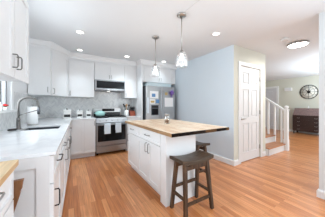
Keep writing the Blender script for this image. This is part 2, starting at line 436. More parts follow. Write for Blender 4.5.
# entry door on the far wall
e = MB(); panel_door(e, -.455, .455, .01, 2.04, -.012, .012, [(.2, .83), (.96, 1.56), (1.68, 1.92)], .12, .12)
d2 = struct(e.obj('door_2', M['doorgrey'], None, (8.748, 4.08, 0), -math.pi / 2), 'pale grey entry door at the far end of the hall', 'door')
c2 = MB()
for a, b_, c, d in ((-.545, -.457, 0, 2.13), (.457, .545, 0, 2.13), (-.457, .457, 2.045, 2.13)): c2.box(a, b_, -.024, 0, c, d, .004)
c2.obj('door_casing', M['trim'], d2)
MB().tube([(-.39, -.012, .98), (-.39, -.05, .98)], .012, 10).lathe([(0, -.022), (.02, -.016), (.028, 0), (.02, .016), (0, .022)], (-.39, -.06, .98), 12).obj('door_knob', M['nickel'], d2)

# ------------------------------------------------------------------ cabinets
def pull(parent, x, z, length=.13, vertical=True, y=-.02, mat='pull', out=.03, r=.0045):
    h2 = length / 2; b = MB()
    if vertical: p = [(0, 0, -h2), (0, -out * .8, -h2), (0, -out, -h2 + .012), (0, -out, h2 - .012), (0, -out * .8, h2), (0, 0, h2)]
    else: p = [(-h2, 0, 0), (-h2, -out * .8, 0), (-h2 + .012, -out, 0), (h2 - .012, -out, 0), (h2, -out * .8, 0), (h2, 0, 0)]
    b.tube(p, r, 8)
    return b.obj('handle', M[mat], parent, (x, y, z))
def cabinet(name, label, cat, loc, rotz, w, d, z0, z1, fronts, toe=0., group=None, hollow=0.):
    """local: x 0..w, carcass front at y=0, depth +y; fronts stand proud of it"""
    t = thing(name, label, cat, (loc[0], loc[1], 0), rotz, group)
    if hollow:
        bb = MB(); bb.box(0, w, 0, d, z0 + toe, hollow); bb.box(0, .018, 0, d, hollow, z1); bb.box(w - .018, w, 0, d, hollow, z1)
        bb.box(.018, w - .018, 0, .018, hollow, z1); bb.box(.018, w - .018, d - .018, d, hollow, z1); bb.obj('body', M['cab'], t)
    else: MB().box(0, w, 0, d, z0 + toe, z1, .0015).obj('body', M['cab'], t)
    if toe: MB().box(0.001, w - .001, .065, d - .02, 0, toe).obj('toe_kick', M['cab'], t)
    for f in fronts:
        kind, x0, x1, a, b_ = f[:5]; pulls = f[5] if len(f) > 5 else []; pm = f[6] if len(f) > 6 else 'pull'
        m = MB()
        if kind == 'slab': m.box(x0, x1, -.02, 0, a, b_, .002)
        else: m.shaker(x0, x1, a, b_, rail=.055 if kind == 'door' else .038)
        o = m.obj('drawer' if kind in ('drawer', 'slab') else 'door', M['cab'], t)
        for (px, pz, ln, vert) in pulls: pull(o, px, pz, ln, vert, mat=pm)
    return t
g = .003
# sink run, local x runs away from the camera, fronts face the aisle
LF = -.035    # carcass front set back from the counter edge
def lcab(name, label, v0, v1, fronts, **k): return cabinet(name, label, 'cabinet', L(LF, v0), math.pi / 2 - LA, v1 - v0, .6, 0, .891, fronts, toe=.1, group='base cabinets along the sink wall', **k)
c = lcab('base_cabinet', 'white base cabinet with drawer over door at the near end of the sink run', 0.01, .5,
     [('drawer', .004, .486, .70, .884, [(.245, .80, .16, False)], 'bronze'), ('door', .004, .486, .11, .69, [(.05, .575, .115, True)], 'bronze')])
ep = MB(); ep.shaker(0.0, .6, .0, .891, -.018, 0, .07, .008)
o = ep.obj('end_panel', M['cab'], c); o.location = (-.0, .6, 0); o.rotation_euler = (0, 0, -math.pi / 2)
lcab('base_cabinet', 'white base cabinet with tall panel door between near drawer unit and sink cabinet', .502, 1.10,
     [('drawer', .004, .594, .70, .884, [(.30, .785, .16, False)]), ('door', .004, .594, .11, .69, [(.54, .60, .13, True)])])
lcab('sink_base_cabinet', 'white two-door base cabinet below the sink', 1.102, 1.90,
     [('slab', .004, .794, .74, .884), ('door', .004, .397, .11, .73, [(.36, .63, .13, True)]), ('door', .401, .794, .11, .73, [(.44, .63, .13, True)])], hollow=.66)
lcab('corner_base_cabinet', 'white base cabinet at the corner end of the sink run', 1.902, 2.72,
     [('drawer', .004, .50, .70, .884, [(.25, .785, .13, False)]), ('door', .004, .50, .11, .69, [(.06, .6, .13, True)])])
# back wall base cabinets
YF = 3.99    # carcass front
cabinet('base_cabinet', 'white two-door base cabinet left of the range, under the canisters', 'cabinet', (.045, YF), 0, .51, .6, 0, .891,
        [('door', .033, .269, .11, .884), ('door', .272, .507, .11, .884, [(.482, .79, .1, True)])], toe=.1)
cabinet('base_cabinet', 'white base cabinet between the range and the fridge panel', 'cabinet', (1.335, YF), 0, .36, .6, 0, .891,
        [('drawer', .004, .356, .70, .884, [(.18, .785, .1, False)]), ('door', .004, .356, .11, .69, [(.32, .6, .1, True)])], toe=.1)
# wall cabinets
cabinet('wall_cabinet', 'white double-door wall cabinet above the near counter at the left edge', 'wall cabinet', L(-.29, -.18), math.pi / 2 - LA, .77, .35, 1.434, 2.15,
        [('door', .003, .395, 1.42, 2.147, [(.36, 1.535, .09, True)]), ('door', .404, .767, 1.42, 2.147, [(.44, 1.535, .09, True)])])
t = thing('corner_wall_cabinet', 'white corner wall cabinet with an angled door, between the window and the range wall', 'wall cabinet', (-.3, 4.2, 0))
MB().prism([(-.335, 3.74 - 4.2), (-.005, 3.74 - 4.2), (.297, .02), (.297, .39), (-.29, .39)], 1.415, 2.31).obj('body', M['cab'], t)
o = MB().box(.0, .325, -.02, 0, 1.417, 2.3, .002).obj('door', M['cab'], t, (-.335, -.46, 0)); pull(o, .30, 1.52, .10, True)
ang = math.atan2(.48, .302); ln = math.hypot(.48, .302)
o = MB().shaker(.025, ln - .012, 1.417, 2.3).obj('door', M['cab'], t, (-.005, -.46, 0), ang); pull(o, .06, 1.50, .10, True)
cabinet('wall_cabinet', 'white single-door wall cabinet left of the microwave, above the canisters', 'wall cabinet', (.0, 4.24), 0, .565, .35, 1.415, 2.31,
        [('door', .012, .562, 1.417, 2.3, [(.04, 1.50, .10, True)])])
cabinet('wall_cabinet', 'short white two-door wall cabinet directly above the microwave', 'wall cabinet', (.57, 4.24), 0, .76, .35, 1.87, 2.31,
        [('door', .003, .378, 1.873, 2.3, [(.352, 1.95, .09, True)]), ('door', .382, .757, 1.873, 2.3, [(.408, 1.95, .09, True)])])
cabinet('wall_cabinet', 'narrow white wall cabinet right of the microwave, above the knife block', 'wall cabinet', (1.335, 4.24), 0, .36, .35, 1.415, 2.31,
        [('door', .003, .357, 1.417, 2.3, [(.03, 1.50, .10, True)])])
tag(MB().box(1.70, 1.735, 3.9, YB - .01, 0, 2.31, .002).obj('fridge_panel', M['cab']), 'tall white side panel enclosing the left of the fridge', 'panel')
cabinet('wall_cabinet', 'deep white two-door wall cabinet above the refrigerator', 'wall cabinet', (1.738, 3.92), 0, 1.105, .67, 1.86, 2.31,
        [('door', .05, .53, 1.865, 2.3, [(.50, 1.95, .09, True)]), ('door', .534, 1.01, 1.865, 2.3, [(.565, 1.95, .09, True)])])

# worktops
SU0, SU1, SV0, SV1 = -.50, -.10, 1.20, 1.62
wt = MB(); zt0, zt1 = .892, .914
wt.box(LWALL + .009, 0, 0, SV0, zt0, zt1); wt.box(LWALL + .009, 0, SV1, 2.68, zt0, zt1)
wt.box(LWALL + .009, SU0, SV0, SV1, zt0, zt1); wt.box(SU1, 0, SV0, SV1, zt0, zt1)
inv = Matrix.Rotation(LA, 3, 'Z')
def to_run(p): q = inv @ Vector((p[0] - LP.x, p[1] - LP.y, 0)); return (q.x, q.y)
wt.prism([(LWALL + .009, 2.68), (0, 2.68)] + [to_run(p) for p in ((.557, 3.955), (.557, YB - .009), (-.585, YB - .009))], zt0, zt1)
tag(wt.obj('worktop', M['quartz'], None, L(0, 0), -LA), 'white quartz L-shaped worktop along the sink wall and up to the range', 'worktop')
tag(MB().box(1.332, 1.698, 3.955, YB - .009, zt0, zt1, .003).obj('worktop', M['quartz']), 'short white worktop between range and fridge', 'worktop')

# sink and faucet
s = thing('kitchen_sink', 'stainless steel undermount sink set in the white worktop', 'sink', L((SU0 + SU1) / 2, (SV0 + SV1) / 2, 0), -LA)
hx, hy = (SU1 - SU0) / 2, (SV1 - SV0) / 2; b = MB(); zb = .69
b.box(-hx - .01, -hx, -hy - .01, hy + .01, zb, .891); b.box(hx, hx + .01, -hy - .01, hy + .01, zb, .891)
b.box(-hx, hx, -hy - .01, -hy, zb, .891); b.box(-hx, hx, hy, hy + .01, zb, .891); b.box(-hx - .01, hx + .01, -hy - .01, hy + .01, zb - .01, zb)
b.obj('basin', M['steel_dark'], s)
MB().lathe([(0, .004), (.03, .004), (.042, .001), (.042, 0)], (0, 0, zb)).obj('drain', M['steel'], s)
f = thing('kitchen_faucet', 'tall gooseneck spring faucet in brushed nickel behind the sink', 'faucet', L(-.545, 1.36, .914), -LA + R(12))
MB().lathe([(0, 0), (.03, 0), (.03, .012), (.022, .02), (.02, .14), (.016, .15), (0, .15)], n=16).obj('base', M['pull'], f)
arc = [(0, 0, .14), (0, 0, .28)] + [(.10 - .10 * math.cos(t), 0, .31 + .10 * math.sin(t)) for t in [math.pi * k / 12 for k in range(0, 11)]] + [(.199, 0, .315), (.203, 0, .28)]
MB().tube(arc, .011, 10).obj('spout', M['pull'], f)
sp = MB()
for k in range(len(arc) - 1):                                # spring coils
    p, q = Vector(arc[k]), Vector(arc[k + 1]); n_ = max(1, int((q - p).length / .012)); d = (q - p).normalized()
    for j in range(n_):
        cpt = p.lerp(q, (j + .5) / n_); sp.tube([cpt - d * .003, cpt + d * .003], .0145, 8)
sp.obj('spring', M['pull'], f)
MB().lathe([(0, 0), (.017, 0), (.018, .04), (.014, .1), (0, .1)], (.204, 0, .185), 12).obj('spray_head', M['steel_dark'], f)
MB().tube([(0, 0, .175), (.1, 0, .21), (.2, 0, .245)], .006, 8).obj('docking_arm', M['pull'], f)
MB().tube([(0, -.015, .1), (0, -.05, .105), (.02, -.10, .13)], [.009, .007, .005], 8).obj('lever', M['pull'], f)
tag(MB().box(-.04, .04, -.03, .03, 0, .02, .006, 2).obj('sponge_dish', M['label'], None, L(-.575, 1.27, .9145), -LA), 'flat black sponge dish left of the faucet', 'dish')

# paper towel stand
p = thing('paper_towel_holder', 'white paper towel roll on an upright holder in the corner behind the faucet', 'paper towel', L(-.50, 1.85, .9145))
MB().lathe([(0, 0), (.075, 0), (.075, .01), (.01, .014), (.007, .02), (.007, .30), (.014, .308), (.014, .322), (0, .33)]).obj('stand', M['nickel'], p)
MB().lathe([(.02, .016), (.068, .016), (.068, .285), (.02, .285), (.02, .016)]).obj('paper_roll', M['tissue'], p)
# flower pot on the sill
p = thing('potted_flower', 'small red flowers in a white pot on the window sill', 'plant', L(LWALL + .03, 1.37, WZ0 + .0005)); p.scale = (.62,) * 3
MB().lathe([(0, 0), (.03, 0), (.04, .06), (.036, .06), (.03, .05), (0, .05)], n=16).obj('pot', M['white'], p)
b = MB()
for k in range(7):
    a = k * .9; b.tube([(0, 0, .045), (.02 * math.cos(a), .02 * math.sin(a), .08), (.045 * math.cos(a), .045 * math.sin(a), .09)], [.004, .007, .002], 6)
b.obj('leaves', M['green'], p)
b = MB()
for k in range(12):
    a = k * 2.4; r_ = .012 * math.sqrt(k); b.lathe([(0, -.012), (.014, -.006), (.017, .003), (.009, .012), (0, .013)], (r_ * math.cos(a), r_ * math.sin(a), .10 + .012 * math.cos(k)), 8)
b.obj('blooms', M['red'], p)
tag(MB().lathe([(0, 0), (.024, 0), (.026, .06), (.01, .08), (.009, .1), (0, .1)], n=14).obj('soap_bottle', M['white'], None, L(LWALL + .03, 1.22, WZ0 + .0005)), 'small white bottle on the window sill beside the red flowers', 'bottle')

# ------------------------------------------------------------------ range and microwave
t = thing('kitchen_range', 'stainless steel gas range with black oven window', 'range', (.945, 3.985, 0))
hw = .376
MB().box(-hw, hw, .03, .60, .05, .895, .003).obj('body', M['steel_dark'], t)
for sx in (-1, 1):
    for yy in (.08, .54): MB().lathe([(0, 0), (.018, 0), (.015, .052), (0, .052)], (sx * .33, yy, 0), 10).obj('foot', M['black'], t)
MB().box(-hw + .003, hw - .003, 0, .03, .06, .215, .004, 2).obj('storage_drawer', M['steel'], t)
dr = MB(); dr.box(-hw + .003, hw - .003, -.005, .03, .225, .775, .006, 2); d_ = dr.obj('oven_door', M['steel'], t)
MB().box(-hw + .035, hw - .035, -.009, -.004, .33, .72, .002).obj('window', M['blackglass'], d_)
MB().tube([(-.33, -.005, .745), (-.33, -.045, .745)], .008, 8).tube([(.33, -.005, .745), (.33, -.045, .745)], .008, 8).tube([(-.35, -.048, .745), (.35, -.048, .745)], .012, 12).obj('handle', M['steel'], d_)
MB().prism_x([(-.012, .79), (.04, .79), (.05, .9), (.012, .9)], -hw + .001, hw - .001).obj('control_panel', M['steel'], t)
for i in range(5):
    b = MB(); b.lathe([(.0, 0), (.021, 0), (.018, .028), (0, .028)], n=14)
    for v in b.bm.verts: v.co = (v.co.x, -v.co.z, v.co.y)
    b.obj('knob', M['steel'], t, (-.28 + .14 * i, -.001, .845))
MB().box(-hw, hw, .012, .56, .895, .912, .003).obj('cooktop', M['black'], t)
for i in range(3):
    x = -.245 + .245 * i; b = MB()
    for q in (-.11, 0, .11): b.box(x + q - .006, x + q + .006, .04, .53, .925, .937)
    for yy in (.05, .285, .52): b.box(x - .116, x + .116, yy - .006, yy + .006, .925, .937)
    for q in (-.1, .1):
        for yy in (.05, .52): b.box(x + q - .006, x + q + .006, yy - .006, yy + .006, .911, .926)
    b.obj('grate', M['iron'], t)
bg_ = MB(); bg_.box(-hw, hw, .545, .595, .90, 1.13, .006, 2); k_ = bg_.obj('backguard', M['fsteel'], t)
MB().box(-.15, .19, .541, .546, 1.045, 1.115, .001).obj('display', M['blackglass'], k_)
MB().box(-hw + .02, hw - .02, .541, .546, .915, 1.02, .001).obj('vent_strip', M['black'], k_)
for nm, x0, x1, z0 in (('left', -.20, -.055, .52), ('right', .065, .205, .53)):
    b = MB(); yy = -.066
    pts = [(yy + .033, z0 + .06), (yy + .031, .757), (yy + .02, .764), (yy + .004, .757), (yy, z0), (yy - .005, z0), (yy - .002, .76), (yy + .018, .771), (yy + .036, .76), (yy + .038, z0 + .06)]
    b.prism_x(pts, x0, x1); o = b.obj('dish_towel', M['towel'], None, (.945, 3.985, 0))
    tag(o, 'pale patterned dish towel, %s of the two hanging on the oven handle' % nm, 'dish towel', 'dish towels on the oven handle')
p = thing('covered_pot', 'mint green covered pot on the left rear burner of the range', 'pot', (.71, 4.30, .9375))
MB().lathe([(0, 0), (.095, 0), (.112, .015), (.115, .085), (.11, .085), (.105, .02), (0, .012)]).obj('pot_body', M['mint'], p)
l_ = MB().lathe([(.116, .086), (.112, .1), (.07, .125), (.02, .132), (0, .132)]).obj('lid', M['mint'], p)
MB().lathe([(0, .132), (.012, .134), (.02, .15), (.012, .158), (0, .16)], n=12).obj('knob', M['nickel'], l_)
for s_ in (-1, 1): MB().tube([(s_ * .112, -.03, .07), (s_ * .14, -.02, .07), (s_ * .14, .02, .07), (s_ * .112, .03, .07)], .007, 8).obj('pot_handle', M['mint'], p)

t = thing('microwave', 'slim stainless over-the-range microwave with black glass front', 'microwave', (.95, 4.16, 1.595))
MB().box(-.377, .377, .015, .43, 0, .27, .003).obj('body', M['steel_dark'], t)
mf = MB().box(-.377, .377, 0, .016, .0, .268, .003).obj('door', M['steel'], t)
MB().box(-.35, .36, -.004, .001, .052, .24, .001).obj('glass_panel', M['blackglass'], mf)
MB().box(-.36, .36, -.025, -.001, .012, .04, .006, 2).obj('handle', M['steel'], mf)
MB().box(-.03, .03, .27, .32, -.003, .0).obj('under_light', M['lamp'], t)

# ------------------------------------------------------------------ fridge
t = thing('refrigerator', 'stainless steel side-by-side refrigerator with ice dispenser, covered in notes', 'refrigerator', (2.235, 3.75, 0))
MB().box(-.46, .46, .065, .78, .04, 1.74, .004).obj('body', M['fridge_side'], t)
MB().box(-.45, .45, .03, .09, 0, .06).obj('base_grille', M['black'], t)
fd = []
for x0, x1, hx_ in ((-.463, .008, -.03), (.014, .463, .052)):
    o = MB().box(x0, x1, 0, .06, .07, 1.74, .012, 3).obj('door', M['fsteel'], t); fd.append(o)
    MB().tube([(hx_, 0, .62), (hx_, -.05, .64), (hx_, -.058, .75), (hx_, -.058, 1.5), (hx_, -.05, 1.6), (hx_, 0, 1.62)], .013, 10).obj('handle', M['steel'], o)
dp = MB().box(-.32, -.09, -.006, .002, .94, 1.22, .003).obj('dispenser', M['steel_dark'], fd[0])
MB().box(-.30, -.11, -.009, -.005, .96, 1.12, .001).obj('dispenser_recess', M['blackglass'], dp)
MB().box(-.30, -.11, -.009, -.005, 1.14, 1.20, .001).obj('keypad', M['label'], dp)
def note(name, x0, x1, z0, z1, mats, label, cat='note', y=-.0022):
    return tag(MB().box(x0, x1, y, y + .0018, z0, z1).obj(name, mats, None, (2.235, 3.75, 0)), label, cat, None)
n_ = note('photo_card', -.36, -.10, 1.40, 1.60, M['paper'], 'white card with a blue picture, high on the freezer door')
MB().box(-.30, -.19, -.003, -.0022, 1.44, 1.53).obj('picture', M['picblue'], n_)
n_ = note('greeting_card', -.36, -.20, 1.26, 1.375, M['paper'], 'small pale card with an ochre picture, just above the ice dispenser')
MB().box(-.34, -.22, -.003, -.0022, 1.28, 1.34).obj('picture', M['picyellow'], n_)
note('postcard', -.17, -.07, 1.27, 1.37, M['picblue'], 'small blue postcard beside the freezer handle', 'postcard')
note('calendar_page', .11, .40, 1.17, 1.43, M['paper'], 'large white page on the right fridge door', 'page')
note('magnet_photo', .12, .21, 1.50, 1.58, M['picyellow'], 'small ochre photo near the top of the right fridge door', 'photo')
p = thing('ribbon_bow', 'purple ribbon bow stuck on the right fridge door', 'bow', (2.235 + .335, 3.735, 1.575))
b = MB()
for k in range(7):
    a = 2 * math.pi * k / 7 + .3; c_, s_ = math.cos(a), math.sin(a)
    b.tube([(0, -.012, 0), (.035 * c_, -.03, .035 * s_), (.068 * c_, -.026, .064 * s_), (.06 * c_, -.008, .056 * s_), (.01 * c_, -.006, .01 * s_)], [.008, .016, .018, .012, .008], 8)
b.obj('loops', M['purple'], p)
b = MB(); b.box(-.03, -.008, -.006, -.003, -.14, 0); b.box(.0, .022, -.006, -.003, -.12, 0); b.obj('tails', M['purple'], p)
# towel hanging from the freezer door edge
b = MB()
prof_ = [(-.445 + .0, 0)]
b.box(-.445, -.385, -.012, -.003, 1.0, 1.42, .003); tag(b.obj('hand_towel', M['towel'], None, (2.235, 3.75, 0)), 'narrow white hand towel hanging at the left edge of the freezer door', 'towel')
p = thing('storage_tray', 'long pale blue tray lying on top of the refrigerator', 'tray', (2.235, 3.92, 1.7405))
b = MB(); b.box(-.40, .38, -.1, .3, 0, .01); b.box(-.40, .38, -.1, -.09, .01, .09); b.box(-.40, .38, .29, .3, .01, .09); b.box(-.40, -.39, -.09, .29, .01, .09); b.box(.37, .38, -.09, .29, .01, .09)
b.obj('tray_body', M['skyblue'], p); MB().box(-.41, .39, -.112, -.1, .08, .095, .003).obj('rim', M['skyblue'], p)

# ------------------------------------------------------------------ counter things by the range
def canister(x, y, s, label):
    t = thing('canister', label, 'canister', (x, y, .9145), 0, 'canisters by the range')
    MB().box(-.05 * s, .05 * s, -.05 * s, .05 * s, 0, .115 * s, .008 * s, 3).obj('jar', M['white'], t)
    l_ = MB().box(-.053 * s, .053 * s, -.053 * s, .053 * s, .116 * s, .14 * s, .006 * s, 2).obj('lid', M['white'], t)
    MB().lathe([(0, .14 * s), (.008 * s, .14 * s), (.014 * s, .155 * s), (.008 * s, .165 * s), (0, .167 * s)], n=12).obj('knob', M['pull'], l_)
    MB().box(-.04 * s, .04 * s, -.053 * s, -.05 * s, .03 * s, .07 * s).obj('label_plate', M['label'], t)
canister(-.02, 4.02, 1.45, 'largest white canister with a black label, nearest the sink corner')
canister(.235, 4.22, 1.25, 'middle-sized white canister with a black label, between the other two')
canister(.43, 4.27, 1.15, 'smallest white canister with a black label, nearest the range')
p = thing('utensil_crock', 'white ceramic crock full of spoons and spatulas beside the range', 'utensil crock', (1.42, 4.33, .9145))
MB().lathe([(0, 0), (.055, 0), (.062, .02), (.062, .16), (.056, .16), (.055, .02), (0, .012)]).obj('crock', M['white'], p)
for k, (a, ln_, mt, hd_) in enumerate(((0.2, .33, 'black', 1), (1.5, .31, 'spoon', 1), (2.6, .34, 'black', 0), (3.7, .30, 'black', 1), (4.6, .33, 'spoon', 0), (5.6, .32, 'black', 0))):
    c_, s_ = math.cos(a), math.sin(a); b = MB()
    top = Vector((.09 * c_, .06 * s_, ln_)); bot = Vector((-.025 * c_, -.025 * s_, .015)); d = (top - bot).normalized()
    b.tube([bot, top - d * .06], .006, 8)
    if hd_: b.tube([top - d * .06, top - d * .04, top - d * .02, top], [.006, .024, .026, .008], 10)
    else: b.beam(top - d * .06, top, .03, .01, .05, .006)
    b.obj('utensil', M[mt], p)
p = thing('knife_block', 'red-brown wooden knife block with black handled knives, left of the fridge panel', 'knife block', (1.585, 4.30, .9145))
MB().prism_x([(-.07, 0), (.07, 0), (.085, .17), (-.02, .13)], -.075, .075).obj('block', M['redwood'], p)
for i in range(5):
    for j in range(2):
        x = -.056 + .028 * i; q = Vector((x, .0 + .05 * j, .14 + .017 * j)); d = Vector((0, -.35, .94)).normalized()
        MB().beam(q, q + d * (.085 + .012 * ((i + j) % 3)), .014, .02).obj('knife_handle', M['black'], p)

# ------------------------------------------------------------------ island
IX, IY0, IY1, IX1 = .995, 1.58, 2.95, 1.475
t = thing('island_cabinet', 'white island cabinet with two drawers and three doors', 'island cabinet', (IX + .02, IY1, 0), -math.pi / 2)
Lw = IY1 - IY0
MB().box(0, Lw, 0, IX1 - IX - .02, .09, .872, .002).obj('body', M['cab'], t)
MB().box(.02, Lw - .012, .05, IX1 - IX - .03, 0, .09).obj('toe_kick', M['cab'], t)
x1_, x2_, x3_ = .52, .90, 1.25
for a, b_, hxx in ((.012, x1_ - .004, None), (x1_, x3_, None)):
    o = MB().shaker(a, b_, .70, .86, rail=.035).obj('drawer', M['cab'], t); pull(o, (a + b_) / 2, .785, .13, False)
for a, b_, hxx in ((.012, x1_ - .004, .06), (x1_, x2_ - .002, x2_ - .04), (x2_ + .002, x3_, x2_ + .045)):
    o = MB().shaker(a, b_, .105, .69).obj('door', M['cab'], t); pull(o, hxx, .60, .13, True)
MB().box(x3_ + .004, Lw, -.018, 0, .0, .872, .002).obj('corner_post', M['cab'], t)
o = MB().box(0, IX1 - IX + .0, -.014, 0, .0, .872, .002).obj('end_panel', M['cab'], t); o.location = (Lw, -.02, 0); o.rotation_euler = (0, 0, math.pi / 2)
for v in (0,): pass
SX0, SX1, SY0, SY1 = .95, 1.925, 1.376, 2.97
b = MB(); b.box(SX0, SX1, SY0, SY1, .874, .914, .002)
for f in b.bm.faces:
    n = f.normal
for f in b.bm.faces:
    f.normal_update(); c_ = f.calc_center_median()
    if abs(f.normal.y) > .7: f.material_index = 2
    elif abs(f.normal.x) > .7: f.material_index = 1
tag(b.obj('island_worktop', [M['block'], M['block_side'], M['block_end']]), 'butcher block island worktop with a dark near edge', 'worktop')

jar_s = 1.18
p = thing('glass_jar_candle', 'glass jar with pale wax standing on the butcher block island', 'candle jar', (1.41, 2.18, .9145)); p.scale = (jar_s,) * 3
MB().lathe([(0, 0), (.036, 0), (.04, .006), (.04, .085), (.034, .10), (.034, .118), (.031, .118), (.031, .1), (.037, .084), (.037, .012), (0, .01)]).obj('jar', M['glass'], p)
MB().lathe([(0, .0105), (.036, .0105), (.036, .05), (0, .052)]).obj('wax', M['board'], p)
MB().lathe([(0, .119), (.037, .119), (.037, .132), (0, .134)]).obj('lid', M['nickel'], p)

# stools
def stool(label, loc, rotz):
    t = thing('saddle_stool', label, 'stool', loc, rotz, 'saddle stools at the island')
    H = .63; a, d = .235, .125
    b = MB(); nx, ny = 16, 6
    top = []; botm = []
    for i in range(nx + 1):
        x = -a + 2 * a * i / nx; rt, rb = [], []
        for j in range(ny + 1):
            y = -d + 2 * d * j / ny
            z = H - .028 + .03 * (x / a) ** 2 - .003 * (y / d) ** 2
            rt.append(b.bm.verts.new((x, y, z))); rb.append(b.bm.verts.new((x, y, z - .036)))
        top.append(rt); botm.append(rb)
    for i in range(nx):
        for j in range(ny):
            f = b.bm.faces.new((top[i][j], top[i + 1][j], top[i + 1][j + 1], top[i][j + 1])); f.smooth = True
            f = b.bm.faces.new((botm[i][j + 1], botm[i + 1][j + 1], botm[i + 1][j], botm[i][j])); f.smooth = True
        b.bm.faces.new((top[i][0], botm[i][0], botm[i + 1][0], top[i + 1][0])); b.bm.faces.new((top[i][ny], top[i + 1][ny], botm[i + 1][ny], botm[i][ny]))
    for j in range(ny):
        b.bm.faces.new((top[0][j], top[0][j + 1], botm[0][j + 1], botm[0][j])); b.bm.faces.new((top[nx][j], botm[nx][j], botm[nx][j + 1], top[nx][j + 1]))
    b.obj('seat', M['stool_seat'], t)
    def lp(sx, sy, z):
        k = (H - .05 - z) / (H - .05)
        return (sx * (.165 + .035 * k), sy * (.075 + .055 * k), z)
    for sx in (-1, 1):
        for sy in (-1, 1):
            MB().beam(lp(sx, sy, 0.0), lp(sx, sy, H - .045), .034, .034, .04, .04).obj('leg', M['stool'], t)
    for sx in (-1, 1): MB().beam(lp(sx, -1, .20), lp(sx, 1, .20), .03, .022).obj('stretcher', M['stool'], t)
    for sy in (-1, 1): MB().beam(lp(-1, sy, .15 if sy < 0 else .26), lp(1, sy, .15 if sy < 0 else .26), .022, .03).obj('stretcher', M['stool'], t)
    for sy in (-1, 1): MB().beam(lp(-1, sy, .525), lp(1, sy, .525), .02, .045).obj('apron', M['stool'], t)
    return t
s1 = stool('dark weathered wood saddle stool in front of the island end panel', (1.258, 1.403, 0), 0)
s2 = copy_tree(s1); s2['label'] = 'dark weathered wood saddle stool tucked under the overhang, beyond the island cabinet'
s2.location = (1.775, 1.93, 0); s2.rotation_euler = (0, 0, math.pi / 2)

# ------------------------------------------------------------------ cart at the lower left
t = thing('kitchen_cart', 'white kitchen cart with a light wood top at the lower left corner', 'kitchen cart', (-.23, 1.13, 0))
MB().box(-.47, 0, -.62, 0, .90, .932, .004, 2).obj('cart_top', M['cart_wood'], t)
MB().box(-.44, -.032, -.58, -.03, .1, .898, .003).obj('body', M['cab'], t)
o = MB().shaker(.01, .54, .745, .885, rail=.03).obj('drawer', M['cab'], t, (-.032, -.58, 0), math.pi / 2); pull(o, .18, .870, .29, False, mat='fsteel', r=.0045, out=.022)
o = MB().shaker(.01, .54, .12, .735).obj('door', M['cab'], t, (-.032, -.58, 0), math.pi / 2)
for x in (-.42, -.052):
    for y in (-.56, -.05): MB().lathe([(0, 0), (.022, .002), (.022, .05), (.01, .06), (.01, .1), (0, .1)], (x, y, 0), 12).obj('caster', M['black'], t)
b = MB(); b.prism_y([(-.30, .826), (.022, .826), (.014, .775), (.008, .768), (.010, .758), (-.017, .66), (-.05, .54), (-.30, .54)], .0, .022)
b.obj('leaf_bracket', M['board'], t, (.002, -.03, 0))

# ------------------------------------------------------------------ stairs
t = thing('staircase', 'white staircase with oak treads and a white railing in the front hall', 'staircase', (4.09, 1.87, 0))
rise, run, Wd = .188, .26, .94
NS = 7
for k in range(NS):
    y = run * k; z = rise * (k + 1)
    MB().box(.002, Wd, y, y + .02, z - rise, z - .028).obj('riser', M['trim'], t)
    MB().box(.002, Wd + .03, y - .03, y + run, z - .028, z, .006, 2).obj('tread', M['tread'], t)
b = MB(); poly = []
for k in range(NS): poly += [(run * k, rise * k), (run * k, rise * (k + 1) - .028)]
poly += [(run * NS, rise * NS - .028), (run * NS, 0)]
b.prism_x(poly, Wd - .03, Wd); b.obj('stringer', M['trim'], t)
MB().prism_x(poly, .001, .02).obj('stringer', M['trim'], t)
b = MB(); ny_ = -.02
b.box(Wd - .072, Wd + .032, ny_ - .052, ny_ + .052, 0, .3, .004); b.box(Wd - .064, Wd + .024, ny_ - .044, ny_ + .044, .3, 1.08, .004)
b.box(Wd - .078, Wd + .038, ny_ - .058, ny_ + .058, 1.08, 1.1, .004); b.lathe([(0, 0), (.035, 0), (.028, .015), (.052, .045), (.05, .075), (.026, .098), (0, .104)], (Wd - .02, ny_, 1.1), 16)
b.obj('newel_post', M['trim'], t)
rz = lambda y: 1.06 + rise / run * y
MB().prism_x([(0.0, rz(0) - .03), (run * NS, rz(run * NS) - .03), (run * NS, rz(run * NS) + .03), (0.0, rz(0) + .03)], Wd - .05, Wd + .01).obj('handrail', M['trim'], t)
for k in range(10):
    y = .085 + .165 * k; zb_ = rise * (int(y / run) + 1)
    if y > run * NS - .03: break
    MB().box(Wd - .04, Wd + .0, y - .02, y + .02, zb_, rz(y) - .028).obj('baluster', M['trim'], t)

# ------------------------------------------------------------------ hall furniture
t = thing('slant_front_desk', 'dark mahogany slant-front desk with drawers against the hall wall', 'desk', (8.74, 2.36, 0), -math.pi / 2)
dw = .48   # local: x along the wall (positive = toward the camera's right), front faces -y
MB().box(-dw, dw, -.44, 0, .12, .78, .004).obj('case', M['desk'], t)
b = MB(); b.prism_x([(-.44, .78), (0, .78), (0, 1.06), (-.2, 1.06)], -dw, dw); b.obj('hutch', M['desk'], t)
b = MB(); b.prism_x([(-.462, .79), (-.442, .782), (-.2, 1.062), (-.222, 1.068)], -dw + .01, dw - .01); b.obj('slant_lid', M['desk_top'], t)
MB().box(-dw - .01, dw + .01, -.22, 0, 1.06, 1.078, .004).obj('top', M['desk_top'], t)
for i in range(4):
    z = .14 + .155 * i
    o = MB().box(-dw + .03, dw - .03, -.455, -.44, z, z + .14, .004).obj('drawer', M['desk'], t)
    for x in (-.27, .27): MB().tube([(x - .04, -.455, z + .08), (x - .035, -.475, z + .065), (x + .035, -.475, z + .065), (x + .04, -.455, z + .08)], .006, 8).obj('pull', M['nickel'], o)
for x in (-dw + .04, dw - .04):
    for y in (-.40, -.04): MB().lathe([(0, 0), (.022, 0), (.03, .05), (.024, .122), (0, .122)], (x, y, 0), 12).obj('foot', M['desk'], t)
